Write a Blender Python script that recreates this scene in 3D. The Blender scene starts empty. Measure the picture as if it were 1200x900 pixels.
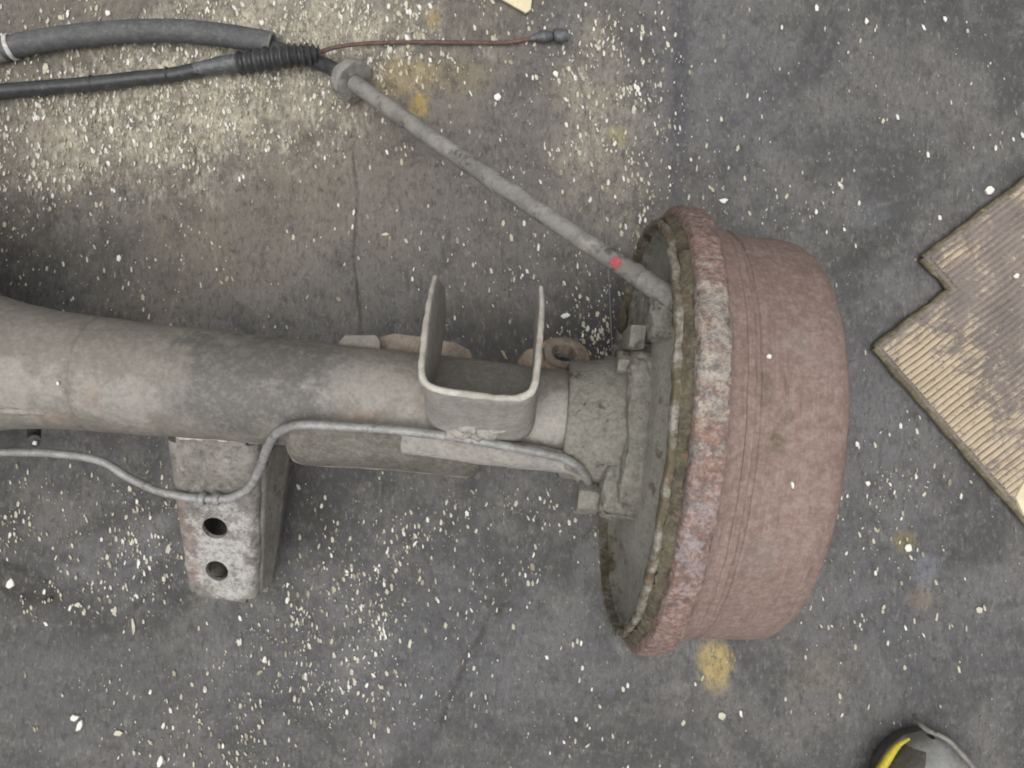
import bpy, bmesh, math, random
import numpy as np
from mathutils import Vector, Matrix, noise as mnoise

R = math.radians
random.seed(7)
rng = np.random.default_rng(11)

# ------------------------------------------------------------------ camera, sky, sun, exposure
scene = bpy.context.scene
col = scene.collection
CAM_H = 0.70                       # hand-held, straight above the floor (metres)
F_PX = 933.0                       # 28 mm lens on a 1200 px wide frame
cam_data = bpy.data.cameras.new('camera')
cam_data.sensor_width = 36.0
cam_data.lens = 36.0 * F_PX / 1200.0
cam_data.clip_start = 0.01
cam_data.clip_end = 100.0
cam = bpy.data.objects.new('camera', cam_data)
cam.location = (0, 0, CAM_H)
cam.rotation_euler = (0, 0, 0)
col.objects.link(cam)
scene.camera = cam

SUN_EL, SUN_AZ = R(80), R(-115)       # azimuth measured from +X towards +Y
world = bpy.data.worlds.new('World')
scene.world = world
world.use_nodes = True
wn, wl = world.node_tree.nodes, world.node_tree.links
wn.clear()
sky = wn.new('ShaderNodeTexSky')
sky.sky_type = 'NISHITA'
sky.sun_disc = False
sky.sun_elevation = SUN_EL
sky.sun_rotation = math.pi / 2 - SUN_AZ
sky.air_density = 1.0
sky.dust_density = 6.0
hsv = wn.new('ShaderNodeHueSaturation')   # overcast: the blue is mostly washed out
hsv.inputs['Saturation'].default_value = 0.15
bg = wn.new('ShaderNodeBackground')
bg.inputs['Strength'].default_value = 0.12
wo = wn.new('ShaderNodeOutputWorld')
wl.new(sky.outputs[0], hsv.inputs['Color'])
wl.new(hsv.outputs[0], bg.inputs['Color'])
wl.new(bg.outputs[0], wo.inputs['Surface'])

sun_data = bpy.data.lights.new('sun', 'SUN')
sun_data.energy = 0.85
sun_data.angle = R(60)
sun_data.color = (1.0, 0.965, 0.92)
sun = bpy.data.objects.new('sun', sun_data)
sdir = Vector((math.cos(SUN_EL) * math.cos(SUN_AZ), math.cos(SUN_EL) * math.sin(SUN_AZ), math.sin(SUN_EL)))
sun.rotation_euler = sdir.to_track_quat('Z', 'Y').to_euler()
sun.location = sdir * 3
col.objects.link(sun)

scene.view_settings.view_transform = 'Standard'
scene.view_settings.look = 'None'
scene.view_settings.exposure = 0.28
scene.view_settings.gamma = 1.0
scene.view_settings.use_curve_mapping = False
scene.cycles.filter_width = 1.9     # the photograph is a soft compact-camera picture
scene.cycles.max_bounces = 6

# ------------------------------------------------------------------ helpers
def P(px, py, z=0.0):
    """point of the place that the photograph shows at pixel (px,py), for a given height z"""
    return Vector(((px - 600.0) / F_PX * (CAM_H - z), (450.0 - py) / F_PX * (CAM_H - z), z))

AX_ANG = R(-5.5)
AX_LOC = Vector((0.0975, -0.0300, 0.0))
AX_M = Matrix.Translation(AX_LOC) @ Matrix.Rotation(AX_ANG, 4, 'Z')
AX_I = AX_M.inverted()
AZ = 0.1505                          # height of the axle's centre line

def L(px, py, z=0.0):
    return AX_I @ P(px, py, z)

def mesh(name, verts, faces, mat, parent=None, smooth=True, loc=None):
    me = bpy.data.meshes.new(name)
    me.from_pydata([tuple(v) for v in verts], [], faces)
    me.validate()
    bm = bmesh.new(); bm.from_mesh(me)
    bmesh.ops.recalc_face_normals(bm, faces=bm.faces)
    bm.to_mesh(me); bm.free()
    if mat: me.materials.append(mat)
    if smooth:
        for p in me.polygons: p.use_smooth = True
    o = bpy.data.objects.new(name, me)
    col.objects.link(o)
    if parent: o.parent = parent
    if loc is not None: o.location = loc
    return o

def add_mod_bevel(o, w, seg=2):
    m = o.modifiers.new('bevel', 'BEVEL'); m.width = w; m.segments = seg; m.limit_method = 'ANGLE'; m.angle_limit = R(35)
    return o

def add_solid(o, t, off=-1):
    m = o.modifiers.new('solid', 'SOLIDIFY'); m.thickness = t; m.offset = off
    return o

def autosmooth(o, ang=40):
    me = o.data
    for p in me.polygons: p.use_smooth = True
    bm = bmesh.new(); bm.from_mesh(me)
    for e in bm.edges:
        if len(e.link_faces) == 2 and e.calc_face_angle(0) > R(ang): e.smooth = False
    bm.to_mesh(me); bm.free()
    return o

def nz(v, scale, seed=0.0):
    return mnoise.noise(Vector((v[0] * scale + seed, v[1] * scale - seed, v[2] * scale + 2 * seed)))

def lathe(name, prof, mat, parent, n=120, cz=AZ, cy=0.0, rough=0.0, rscale=60, closed=True, seed=0):
    """revolve (s, r) about the local x axis"""
    verts, faces = [], []
    k = len(prof)
    for i in range(n):
        a = 2 * math.pi * i / n
        for s, r in prof:
            v = [s, cy + r * math.cos(a), cz + r * math.sin(a)]
            if rough and r > 0.002:
                d = rough * (nz(v, rscale, seed) + 0.5 * nz(v, rscale * 2.7, seed + 3))
                v = [s + 0.5 * d, cy + (r + d) * math.cos(a), cz + (r + d) * math.sin(a)]
            verts.append(v)
    for i in range(n):
        j = (i + 1) % n
        for q in range(k - 1):
            faces.append((i * k + q, i * k + q + 1, j * k + q + 1, j * k + q))
        if closed:
            faces.append((i * k + k - 1, i * k, j * k, j * k + k - 1))
    return autosmooth(mesh(name, verts, faces, mat, parent))

def catmull(pts, sub=8):
    pts = [Vector(p) for p in pts]
    if sub <= 1 or len(pts) < 3: return pts
    out = []
    for i in range(len(pts) - 1):
        p0 = pts[i - 1] if i else pts[0] * 2 - pts[1]
        p1, p2 = pts[i], pts[i + 1]
        p3 = pts[i + 2] if i + 2 < len(pts) else pts[-1] * 2 - pts[-2]
        for j in range(sub):
            t = j / sub
            out.append(0.5 * ((2 * p1) + (p2 - p0) * t + (2 * p0 - 5 * p1 + 4 * p2 - p3) * t * t + (3 * p1 - p0 - 3 * p2 + p3) * t ** 3))
    out.append(pts[-1])
    return out

def tube(name, pts, rad, mat, parent=None, n=14, sub=8, rough=0.0, rscale=80, radfn=None):
    c = catmull(pts, sub)
    m = len(c)
    verts, faces = [], []
    up = Vector((0, 0, 1))
    prev = None
    for i, p in enumerate(c):
        t = (c[min(i + 1, m - 1)] - c[max(i - 1, 0)]).normalized()
        if prev is None:
            a = t.cross(up)
            if a.length < 1e-3: a = t.cross(Vector((0, 1, 0)))
            a.normalize()
        else:
            a = (prev - t * prev.dot(t)).normalized()
        prev = a
        b = t.cross(a)
        r = radfn(i / (m - 1)) if radfn else rad
        for q in range(n):
            th = 2 * math.pi * q / n
            d = a * math.cos(th) + b * math.sin(th)
            rr = r
            if rough:
                w = p + d * r
                rr = r + rough * nz(w, rscale)
            verts.append(p + d * rr)
    for i in range(m - 1):
        for q in range(n):
            faces.append((i * n + q, i * n + (q + 1) % n, (i + 1) * n + (q + 1) % n, (i + 1) * n + q))
    faces.append(tuple(range(n))[::-1]); faces.append(tuple(range((m - 1) * n, m * n)))
    return autosmooth(mesh(name, verts, faces, mat, parent), 50)

def prism(name, poly, d, mat, parent=None, bev=0.001, smooth_ang=35, rough=0.0):
    """poly: list of 3-D points of one face, d: extrusion vector"""
    n = len(poly)
    d = Vector(d)
    verts = [Vector(p) for p in poly] + [Vector(p) + d for p in poly]
    faces = [tuple(range(n)), tuple(range(2 * n - 1, n - 1, -1))] + [(i, (i + 1) % n, n + (i + 1) % n, n + i) for i in range(n)]
    o = mesh(name, verts, faces, mat, parent, smooth=False)
    bm = bmesh.new(); bm.from_mesh(o.data)
    bmesh.ops.recalc_face_normals(bm, faces=bm.faces)
    if bev:
        bmesh.ops.bevel(bm, geom=[e for e in bm.edges if len(e.link_faces) == 2 and e.calc_face_angle(0) > R(25)], offset=bev, segments=2, profile=0.6, affect='EDGES')
    if rough:
        for v in bm.verts:
            v.co += Vector((nz(v.co, 90, 1), nz(v.co, 90, 5), nz(v.co, 90, 9))) * rough
    bm.to_mesh(o.data); bm.free()
    return autosmooth(o, smooth_ang)

def thing(name, label, cat, loc=(0, 0, 0), rz=0.0, group=None):
    o = bpy.data.objects.new(name, None)
    o.empty_display_size = 0.05
    col.objects.link(o)
    o.location = loc; o.rotation_euler = (0, 0, rz)
    return tag(o, label, cat, group)

def tag(o, label, cat, group=None):
    o['label'] = label; o['category'] = cat
    if group: o['group'] = group
    return o

# ------------------------------------------------------------------ materials
class NT:
    """tiny wrapper for building node trees"""
    def __init__(s, name, rough=0.8, metal=0.0, spec=0.3):
        s.m = bpy.data.materials.new(name); s.m.use_nodes = True
        s.n, s.l = s.m.node_tree.nodes, s.m.node_tree.links
        s.b = s.n['Principled BSDF']
        s.b.inputs['Roughness'].default_value = rough
        s.b.inputs['Metallic'].default_value = metal
        s.b.inputs['Specular IOR Level'].default_value = spec
        s.tc = s.n.new('ShaderNodeTexCoord')
        s.co = s.tc.outputs['Object']
    def noise(s, scale, detail=4, rough=0.6, dist=0.0, co=None, stretch=None):
        t = s.n.new('ShaderNodeTexNoise')
        t.inputs['Scale'].default_value = scale; t.inputs['Detail'].default_value = detail
        t.inputs['Roughness'].default_value = rough; t.inputs['Distortion'].default_value = dist
        c = co or s.co
        if stretch:
            mp = s.n.new('ShaderNodeMapping'); mp.inputs['Scale'].default_value = stretch
            s.l.new(c, mp.inputs['Vector']); c = mp.outputs[0]
        s.l.new(c, t.inputs['Vector'])
        return t.outputs['Fac']
    def math(s, op, a, b=0.0, clamp=False):
        t = s.n.new('ShaderNodeMath'); t.operation = op; t.use_clamp = clamp
        for i, v in enumerate((a, b)):
            if hasattr(v, 'links'): s.l.new(v, t.inputs[i])
            else: t.inputs[i].default_value = v
        return t.outputs[0]
    def rng(s, v, lo, hi, a=0.0, b=1.0, smooth=True):
        t = s.n.new('ShaderNodeMapRange'); t.interpolation_type = 'SMOOTHSTEP' if smooth else 'LINEAR'
        s.l.new(v, t.inputs[0])
        t.inputs[1].default_value = lo; t.inputs[2].default_value = hi
        t.inputs[3].default_value = a; t.inputs[4].default_value = b
        return t.outputs[0]
    def mix(s, fac, a, b, mode='MIX'):
        t = s.n.new('ShaderNodeMix'); t.data_type = 'RGBA'; t.blend_type = mode
        if hasattr(fac, 'links'): s.l.new(fac, t.inputs[0])
        else: t.inputs[0].default_value = fac
        for i, v in ((6, a), (7, b)):
            if hasattr(v, 'links'): s.l.new(v, t.inputs[i])
            else: t.inputs[i].default_value = (*v, 1)
        return t.outputs[2]
    def blob(s, c, rx, ry, rz=1e3, wob=0.35, nscale=25, soft=0.6, rot=0.0):
        mp = s.n.new('ShaderNodeMapping'); mp.vector_type = 'TEXTURE'
        mp.inputs['Location'].default_value = c; mp.inputs['Scale'].default_value = (rx, ry, rz)
        mp.inputs['Rotation'].default_value = (0, 0, rot)
        s.l.new(s.co, mp.inputs['Vector'])
        ln = s.n.new('ShaderNodeVectorMath'); ln.operation = 'LENGTH'
        s.l.new(mp.outputs[0], ln.inputs[0])
        d = ln.outputs['Value']
        if wob:
            w = s.math('MULTIPLY', s.math('SUBTRACT', s.noise(nscale, 4, 0.65), 0.5), 2 * wob * 2)
            d = s.math('ADD', d, w)
        return s.rng(d, 1.0 - soft, 1.0 + soft * 0.4, 1.0, 0.0)
    def bump(s, h, strength=0.4, dist=0.002):
        t = s.n.new('ShaderNodeBump'); t.inputs['Strength'].default_value = strength
        t.inputs['Distance'].default_value = dist
        s.l.new(h, t.inputs['Height'])
        s.l.new(t.outputs[0], s.b.inputs['Normal'])
    def grain(s):
        a = s.math('ADD', s.noise(190, 3, 0.7), s.math('MULTIPLY', s.noise(430, 2, 0.7), .8))
        return s.rng(a, .70, 1.10, 0, 1, False)
    def done(s, c, rough=None):
        if hasattr(c, 'links'): s.l.new(c, s.b.inputs['Base Color'])
        else: s.b.inputs['Base Color'].default_value = (*c, 1)
        if rough is not None: s.l.new(rough, s.b.inputs['Roughness'])
        return s.m

def worn(name, base, alt, spot=None, sc=30, spot_lo=0.58, spot_hi=0.7, rough=0.75, metal=0.0, grain=0.25, bump=0.35, spec=0.3, dust=None, dust_lo=.5):
    t = NT(name, rough, metal, spec)
    c = t.mix(t.rng(t.noise(sc, 7, 0.75), 0.40, 0.60), base, alt)
    if spot: c = t.mix(t.rng(t.noise(sc * 1.9, 5, 0.7, 0.4), spot_lo, spot_hi), c, spot)
    if dust: c = t.mix(t.rng(t.noise(sc * 0.6, 6, 0.75, 0.2), dust_lo, dust_lo + .2), c, dust)
    g = t.grain()
    c = t.mix(t.rng(g, 0.0, 0.6, 1.05 * grain, 0.0, False), c, (0.03, 0.03, 0.028))
    c = t.mix(t.rng(g, 0.55, 1.0, 0.0, 0.4 * grain, False), c, (0.55, 0.52, 0.47))
    t.bump(t.math('ADD', t.noise(sc * 6, 6, 0.7), t.math('MULTIPLY', g, 0.35)), bump, 0.0012)
    return t.done(c)

M = {}
M['tube'] = worn('dusty_grey_steel', (0.215, 0.203, 0.182), (0.165, 0.156, 0.142), (0.19, 0.135, 0.095), 22, 0.68, 0.76, dust=(0.30, 0.285, 0.26), dust_lo=.54)
def tube_mat():
    t = NT('dusty_grey_steel', 0.60, 0.0, 0.45)
    c = t.mix(t.rng(t.noise(22, 6, 0.7), 0.35, 0.65), (0.222, 0.203, 0.174), (0.182, 0.167, 0.143))
    def patch(px, py, z, rx, ry, k, cc, lo=.66, hi=.86):
        nonlocal c
        p = L(px, py, z)
        m_ = t.math('ADD', t.math('MULTIPLY', t.blob((p.x, p.y, p.z), rx, ry, .06, 0.25, 30, 0.9), .42), t.noise(55, 7, 0.72))
        c = t.mix(t.math('MULTIPLY', t.rng(m_, lo, hi), k), c, cc)
    patch(310, 440, .18, .080, .06, .85, (0.112, 0.107, 0.098))
    patch(235, 470, .18, .04, .03, .4, (0.12, 0.118, 0.112))
    patch(140, 468, .18, .045, .022, .55, (0.32, 0.303, 0.275))
    patch(25, 455, .18, .050, .032, .6, (0.32, 0.303, 0.272))
    patch(440, 455, .18, .050, .024, .6, (0.31, 0.293, 0.262))
    patch(655, 490, .18, .034, .027, .75, (0.37, 0.353, 0.32))
    patch(115, 466, .18, .010, .010, .3, (0.29, 0.18, 0.12))
    patch(432, 488, .18, .022, .006, .4, (0.27, 0.17, 0.12))
    patch(60, 490, .18, .02, .006, .4, (0.27, 0.19, 0.14))
    c = t.mix(t.rng(t.noise(60, 5, 0.75, .3), .64, .78, 0, .45), c, (0.10, 0.093, 0.08))
    c = t.mix(t.rng(t.noise(150, 5, 0.8), .62, .76, 0, .35), c, (0.36, 0.345, 0.31))
    g = t.grain()
    c = t.mix(t.rng(g, 0.0, 0.6, 0.20, 0.0, False), c, (0.03, 0.03, 0.028))
    c = t.mix(t.rng(g, 0.55, 1.0, 0.0, 0.10, False), c, (0.55, 0.52, 0.47))
    t.bump(t.math('ADD', t.noise(130, 6, 0.7), t.math('MULTIPLY', g, 0.25)), .32, 0.0012)
    return t.done(c)
M['tube'] = tube_mat()
t = NT('scaly_bracket_steel', 0.75, 0.0, 0.3)
c = t.mix(t.rng(t.noise(40, 7, 0.75), 0.40, 0.60), (0.26, 0.247, 0.222), (0.18, 0.165, 0.148))
q0 = L(226, 640, .10)
c = t.mix(t.rng(t.math('ADD', t.math('MULTIPLY', t.blob((q0.x, q0.y, .10), .014, .06, .2, .3, 40, .9), .25), t.noise(70, 6, .75)), .58, .74, 0, .7), c, (0.235, 0.165, 0.145))
q0 = L(262, 650, .10)
c = t.mix(t.rng(t.math('ADD', t.math('MULTIPLY', t.blob((q0.x, q0.y, .10), .040, .052, .2, .3, 40, .9), .22), t.noise(85, 7, .8)), .56, .76, 0, .75), c, (0.50, 0.49, 0.465))
c = t.mix(t.rng(t.noise(75, 7, 0.8, .3), .58, .70, 0, .6), c, (0.11, 0.10, 0.09))
g = t.grain()
c = t.mix(t.rng(g, 0.0, 0.6, .45, 0.0, False), c, (0.03, 0.03, 0.028))
t.bump(t.math('ADD', t.noise(150, 6, 0.7), t.math('MULTIPLY', g, 0.35)), .5, 0.0014)
M['bracket'] = t.done(c)
M['bracket_side'] = worn('dirty_bracket_side', (0.26, 0.24, 0.205), (0.34, 0.325, 0.295), (0.11, 0.095, 0.072), 48, 0.55, 0.68)
M['saddle'] = worn('pale_saddle_steel', (0.37, 0.35, 0.32), (0.31, 0.292, 0.265), (0.30, 0.20, 0.13), 34, 0.61, 0.74, dust=(0.38, 0.36, 0.33), dust_lo=.57)
M['edge'] = worn('scraped_steel_edge', (0.54, 0.51, 0.455), (0.40, 0.37, 0.32), (0.42, 0.27, 0.15), 60, 0.58, 0.70, grain=.1)
M['shelf'] = worn('shelf_plate_steel', (0.175, 0.162, 0.140), (0.13, 0.12, 0.104), (0.22, 0.13, 0.09), 36, 0.62, 0.74, dust=(0.36, 0.345, 0.32), dust_lo=.58)
M['rusty_plate'] = worn('rust_stained_plate', (0.30, 0.245, 0.20), (0.24, 0.20, 0.165), (0.29, 0.16, 0.10), 40, 0.57, 0.72)
M['bush'] = worn('brown_bush_rust', (0.33, 0.26, 0.185), (0.25, 0.195, 0.14), (0.37, 0.31, 0.24), 60, 0.58, 0.7)
M['mud'] = worn('grey_green_mud_on_iron', (0.205, 0.196, 0.165), (0.25, 0.24, 0.208), (0.085, 0.078, 0.058), 46, 0.56, 0.68, dust=(0.27, 0.255, 0.22), dust_lo=.55, bump=.7)
t = NT('olive_mud_on_plate', 0.75, 0.0, 0.3)
c = t.mix(t.rng(t.noise(44, 7, 0.75), 0.40, 0.60), (0.295, 0.282, 0.24), (0.335, 0.322, 0.282))
c = t.mix(t.rng(t.noise(36 * 1.9, 5, 0.7, .4), 0.56, 0.68, 0, .8), c, (0.12, 0.098, 0.058))
inner = t.blob((0, 0, AZ), 1e3, .133, .133, .05, 60, .04)
rimm = t.math('SUBTRACT', 1.0, inner)
c = t.mix(t.math('MULTIPLY', rimm, t.rng(t.noise(55, 7, .78, .3), .38, .58)), c, (0.125, 0.105, 0.068))
c = t.mix(t.math('MULTIPLY', rimm, t.rng(t.noise(90, 6, .78, .3), .52, .62, 0, .8)), c, (0.165, 0.105, 0.065))
g = t.grain()
c = t.mix(t.rng(g, 0.0, 0.6, .28, 0.0, False), c, (0.03, 0.03, 0.025))
t.bump(t.math('ADD', t.noise(150, 6, 0.7), t.math('MULTIPLY', g, 0.35)), .5, 0.0014)
M['plate'] = t.done(c)
M['pipe'] = worn('plated_pipe', (0.34, 0.34, 0.335), (0.25, 0.245, 0.235), (0.19, 0.175, 0.15), 70, 0.54, 0.68, rough=0.5, metal=0.2, grain=0.15, spec=0.5)
M['cable'] = worn('grey_cable_sleeve', (0.27, 0.258, 0.235), (0.20, 0.19, 0.172), (0.09, 0.083, 0.075), 34, 0.55, 0.68, dust=(0.40, 0.38, 0.34), dust_lo=.54, grain=.12)
M['ferrule'] = worn('dull_ferrule', (0.36, 0.35, 0.325), (0.27, 0.26, 0.24), None, 60, rough=0.6, metal=0.2)
M['hose'] = worn('grey_black_hose_rubber', (0.105, 0.107, 0.108), (0.082, 0.084, 0.086), (0.14, 0.14, 0.135), 30, 0.6, 0.72, rough=0.6, grain=0.2, bump=0.15, spec=0.4)
M['black'] = worn('black_cable_sheath', (0.030, 0.031, 0.034), (0.048, 0.05, 0.052), (0.10, 0.10, 0.098), 50, 0.58, 0.7, rough=0.42, grain=0.1, bump=0.15, spec=0.5)
M['wire'] = worn('rusty_inner_wire', (0.15, 0.085, 0.07), (0.11, 0.07, 0.06), (0.17, 0.14, 0.12), 60, rough=0.7)
M['dark_metal'] = worn('dark_metal', (0.10, 0.105, 0.11), (0.15, 0.155, 0.165), (0.05, 0.05, 0.05), 120, rough=0.5, metal=0.4, spec=0.5)
M['white'] = worn('pale_plastic', (0.66, 0.66, 0.63), (0.42, 0.42, 0.40), None, 160, grain=0.05, bump=0.1)
M['red'] = worn('red_paint_dab', (0.50, 0.10, 0.12), (0.40, 0.09, 0.10), (0.3, 0.2, 0.18), 200, 0.6, 0.7, grain=0.1)
M['chip'] = worn('pale_chip', (0.60, 0.575, 0.465), (0.44, 0.415, 0.32), None, 90, grain=0.05, bump=0.1)
M['chip_white'] = worn('white_chip', (0.78, 0.775, 0.72), (0.64, 0.63, 0.57), None, 90, grain=0.03, bump=0.1)
M['straw'] = worn('straw_chip', (0.36, 0.325, 0.24), (0.28, 0.25, 0.18), None, 90, grain=0.1, bump=0.1)
M['card'] = worn('cream_card', (0.74, 0.66, 0.44), (0.66, 0.58, 0.40), None, 40, grain=0.08, bump=0.1)
M['yellow'] = worn('yellow_rubber', (0.56, 0.46, 0.04), (0.42, 0.35, 0.05), None, 60, grain=0.1, bump=0.1, rough=0.55)
M['boot'] = None

# rusted drum: streaked round its axis, rust brown with grey bloom
t = NT('brown_rusted_drum', 0.82, 0.0, 0.25)
c = t.mix(t.rng(t.noise(16, 7, 0.75), 0.38, 0.62), (0.250, 0.178, 0.154), (0.222, 0.158, 0.134))
c = t.mix(t.rng(t.noise(26, 7, 0.78, 0.3), 0.53, 0.70, 0, .35), c, (0.275, 0.235, 0.21))
c = t.mix(t.rng(t.noise(1, 5, 0.7, 0.5, None, (420, 22, 22)), 0.50, 0.66, 0, 0.55), c, (0.30, 0.228, 0.208))
c = t.mix(t.rng(t.noise(1, 5, 0.7, 0.5, None, (300, 26, 26)), 0.55, 0.68, 0, 0.45), c, (0.12, 0.085, 0.07))
c = t.mix(t.rng(t.noise(44, 7, 0.8), 0.62, 0.74, 0, .35), c, (0.135, 0.102, 0.078))
c = t.mix(t.rng(t.noise(120, 6, 0.8), 0.56, 0.74, 0, .12), c, (0.33, 0.26, 0.23))
c = t.mix(t.rng(t.noise(260, 3, 0.8), 0.54, 0.68, 0, .2), c, (0.125, 0.09, 0.07))
c = t.mix(t.rng(t.noise(9, 5, .7, .5), .52, .66, 0, .5), c, (0.19, 0.138, 0.112))
c = t.mix(t.rng(t.noise(33, 6, .75, .3, None, (1.6, 1, 1)), .60, .70, 0, .35), c, (0.30, 0.165, 0.105))
for (px_, py_, r1, r2, k_) in ((910, 517, .007, .008, .75), (897, 455, .006, .012, .5), (925, 490, .004, .006, .5), (945, 395, .010, .008, .4), (905, 660, .012, .014, .4)):
    q0 = L(px_, py_, .285)
    c = t.mix(t.math('MULTIPLY', t.blob((q0.x, q0.y, q0.z), r1, r2, .05, .5, 120, .9), k_), c, (0.13, 0.105, 0.075) if k_ > .45 else (.24, .215, .19))
g = t.grain()
c = t.mix(t.rng(g, 0.0, 0.6, 0.24, 0.0, False), c, (0.05, 0.035, 0.03))
c = t.mix(t.rng(g, 0.55, 1.0, 0.0, 0.12, False), c, (0.55, 0.52, 0.47))
t.bump(t.math('ADD', t.noise(160, 6, 0.7), t.math('MULTIPLY', g, 0.3)), 0.22, 0.0008)
M['drum'] = t.done(c)

# drum lip: flaking scale; the cream, orange and lilac-grey scale sit in their own stretches of the rim
t = NT('flaking_rusted_rim', 0.8, 0.0, 0.3)
c = t.mix(t.rng(t.noise(30, 6, 0.75), 0.36, 0.64), (0.285, 0.185, 0.155), (0.225, 0.155, 0.135))
def scale_zone(y, ry, wgt, sc, lo, hi, cc, k=1.0):
    global c
    m_ = t.math('ADD', t.math('MULTIPLY', t.blob((0.003, y, 0.29), 0.05, ry, 0.13, 0.3, 35, 1.0), wgt), t.noise(sc, 7, 0.78, 0.4))
    c = t.mix(t.math('MULTIPLY', t.rng(m_, lo, hi), k), c, cc)
scale_zone(0.055, 0.080, .26, 95, .64, .82, (0.37, 0.34, 0.285), .8)
scale_zone(-0.050, 0.060, .22, 85, .64, .80, (0.285, 0.25, 0.265), .8)
scale_zone(0.000, 0.036, .20, 85, .66, .82, (0.33, 0.195, 0.13), .7)
scale_zone(0.035, 0.100, .18, 60, .64, .76, (0.20, 0.195, 0.185), .75)
scale_zone(0.030, 0.060, .16, 150, .66, .78, (0.50, 0.46, 0.38), .7)
scale_zone(-0.085, 0.050, .14, 70, .66, .76, (0.38, 0.20, 0.11), .6)
c = t.mix(t.rng(t.noise(90, 7, 0.8, 0.6), 0.56, 0.66, 0, .75), c, (0.11, 0.095, 0.085))
c = t.mix(t.rng(t.noise(48, 7, 0.8, 0.6), 0.58, 0.68, 0, .6), c, (0.17, 0.115, 0.095))
g = t.grain()
c = t.mix(t.rng(g, 0.0, 0.6, 1.7 * 0.3, 0.0, False), c, (0.05, 0.04, 0.035))
c = t.mix(t.rng(g, 0.55, 1.0, 0.0, 0.8 * 0.3, False), c, (0.55, 0.52, 0.47))
t.bump(t.math('ADD', t.noise(140, 6, 0.75), t.math('MULTIPLY', g, 0.4)), 0.6, 0.0018)
M['lip'] = t.done(c)

# muddy joint between plate and drum
M['mudring'] = worn('wet_moss_and_mud', (0.13, 0.115, 0.075), (0.075, 0.066, 0.045), (0.20, 0.125, 0.075), 48, 0.56, 0.68, dust=(0.24, 0.22, 0.17), dust_lo=.58, bump=0.7)

# worn ribbed mat
t = NT('worn_ribbed_rubber', 0.85, 0.0, 0.2)
c = t.mix(t.rng(t.noise(30, 4, 0.6), 0.35, 0.65), (0.27, 0.228, 0.205), (0.19, 0.165, 0.152))
t2 = t.math('ADD', t.noise(42, 7, 0.8, 0.6), t.math('MULTIPLY', t.blob((.062, -.050, 0), .125, .036, 1, .3, 30, .9, R(-49)), .16))
c = t.mix(t.rng(t2, 0.49, 0.64, 0, .9), c, (0.55, 0.455, 0.32))
c = t.mix(t.rng(t.noise(260, 3, 0.7), 0.58, 0.72), c, (0.13, 0.11, 0.10))
c = t.mix(t.rng(t.noise(120, 4, 0.7), 0.6, 0.72, 0, .7), c, (0.58, 0.52, 0.40))
t.bump(t.noise(300, 5, 0.7), 0.5, 0.001)
M['mat_rib'] = t.done(c)
M['mat_body'] = worn('mat_rubber_base', (0.22, 0.187, 0.155), (0.165, 0.14, 0.118), (0.30, 0.245, 0.165), 36, 0.58, 0.72)
M['mat_edge'] = worn('olive_mat_edge', (0.16, 0.138, 0.085), (0.10, 0.086, 0.055), (0.26, 0.215, 0.12), 60, 0.56, 0.7)

# boot
M['toe'] = worn('grey_boot_rubber', (0.33, 0.335, 0.33), (0.25, 0.25, 0.23), (0.19, 0.18, 0.14), 40, 0.56, 0.7, rough=0.5, grain=0.15, bump=0.2, spec=0.45)
M['toe_dark'] = worn('dark_boot_rubber', (0.085, 0.08, 0.062), (0.11, 0.105, 0.09), (0.06, 0.055, 0.045), 40, rough=0.55, grain=0.15, bump=0.2, spec=0.4)

# floor
t = NT('stained_concrete', 0.82, 0.0, 0.25)
def F(px, py): 
    v = P(px, py, 0); return (v.x, v.y, 0.0)
K = 0.70 / F_PX
n1 = t.noise(9, 6, 0.66, 0.6)
c = t.mix(t.rng(n1, 0.40, 0.60), (0.080, 0.079, 0.079), (0.142, 0.137, 0.132))
# brownish dusty part, upper left
br = t.blob(F(260, 120), 470 * K, 300 * K, 1e3, 0.5, 9, 0.8)
c = t.mix(br, c, (0.182, 0.160, 0.130))
pu = t.blob(F(620, 230), 230 * K, 190 * K, 1e3, 0.4, 9, 0.8)
c = t.mix(t.math('MULTIPLY', pu, 0.6), c, (0.160, 0.146, 0.137))
# dust film, patchy
c = t.mix(t.rng(t.noise(26, 7, 0.75, 0.5), 0.54, 0.72, 0, 0.55), c, (0.20, 0.187, 0.165))
dens = t.blob(F(190, 130), 300 * K, 110 * K, 1e3, 0.5, 20, 0.8, R(12))
c = t.mix(t.math('MULTIPLY', dens, t.math('MULTIPLY', t.rng(t.noise(42, 6, .75, .4), .40, .58), t.rng(t.noise(300, 4, 0.8, 0, None, (1, .30, 1)), 0.42, 0.60))), c, (0.58, 0.54, 0.43))
den2 = t.blob(F(330, 40), 200 * K, 70 * K, 1e3, 0.5, 20, 0.8)
c = t.mix(t.math('MULTIPLY', den2, t.math('MULTIPLY', t.rng(t.noise(42, 6, .75, .4), .38, .56), t.rng(t.noise(310, 4, 0.8, 0, None, (1, .30, 1)), 0.42, 0.60))), c, (0.56, 0.51, 0.40))
for (x, y, rx, ry, ro) in ((70, 165, 120, 40, 18), (190, 165, 170, 28, 22), (300, 130, 110, 34, 14), (250, 90, 150, 30, 8), (345, 20, 160, 38, 0), (700, 160, 60, 120, 0)):
    c = t.mix(t.math('MULTIPLY', t.blob(F(x, y), rx * K, ry * K, 1e3, .55, 24, .95, R(ro)), t.rng(t.noise(150, 6, .8, 0, None, (1, .5, 1)), .35, .62, .12, .6)), c, (0.46, 0.415, 0.325))
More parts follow.
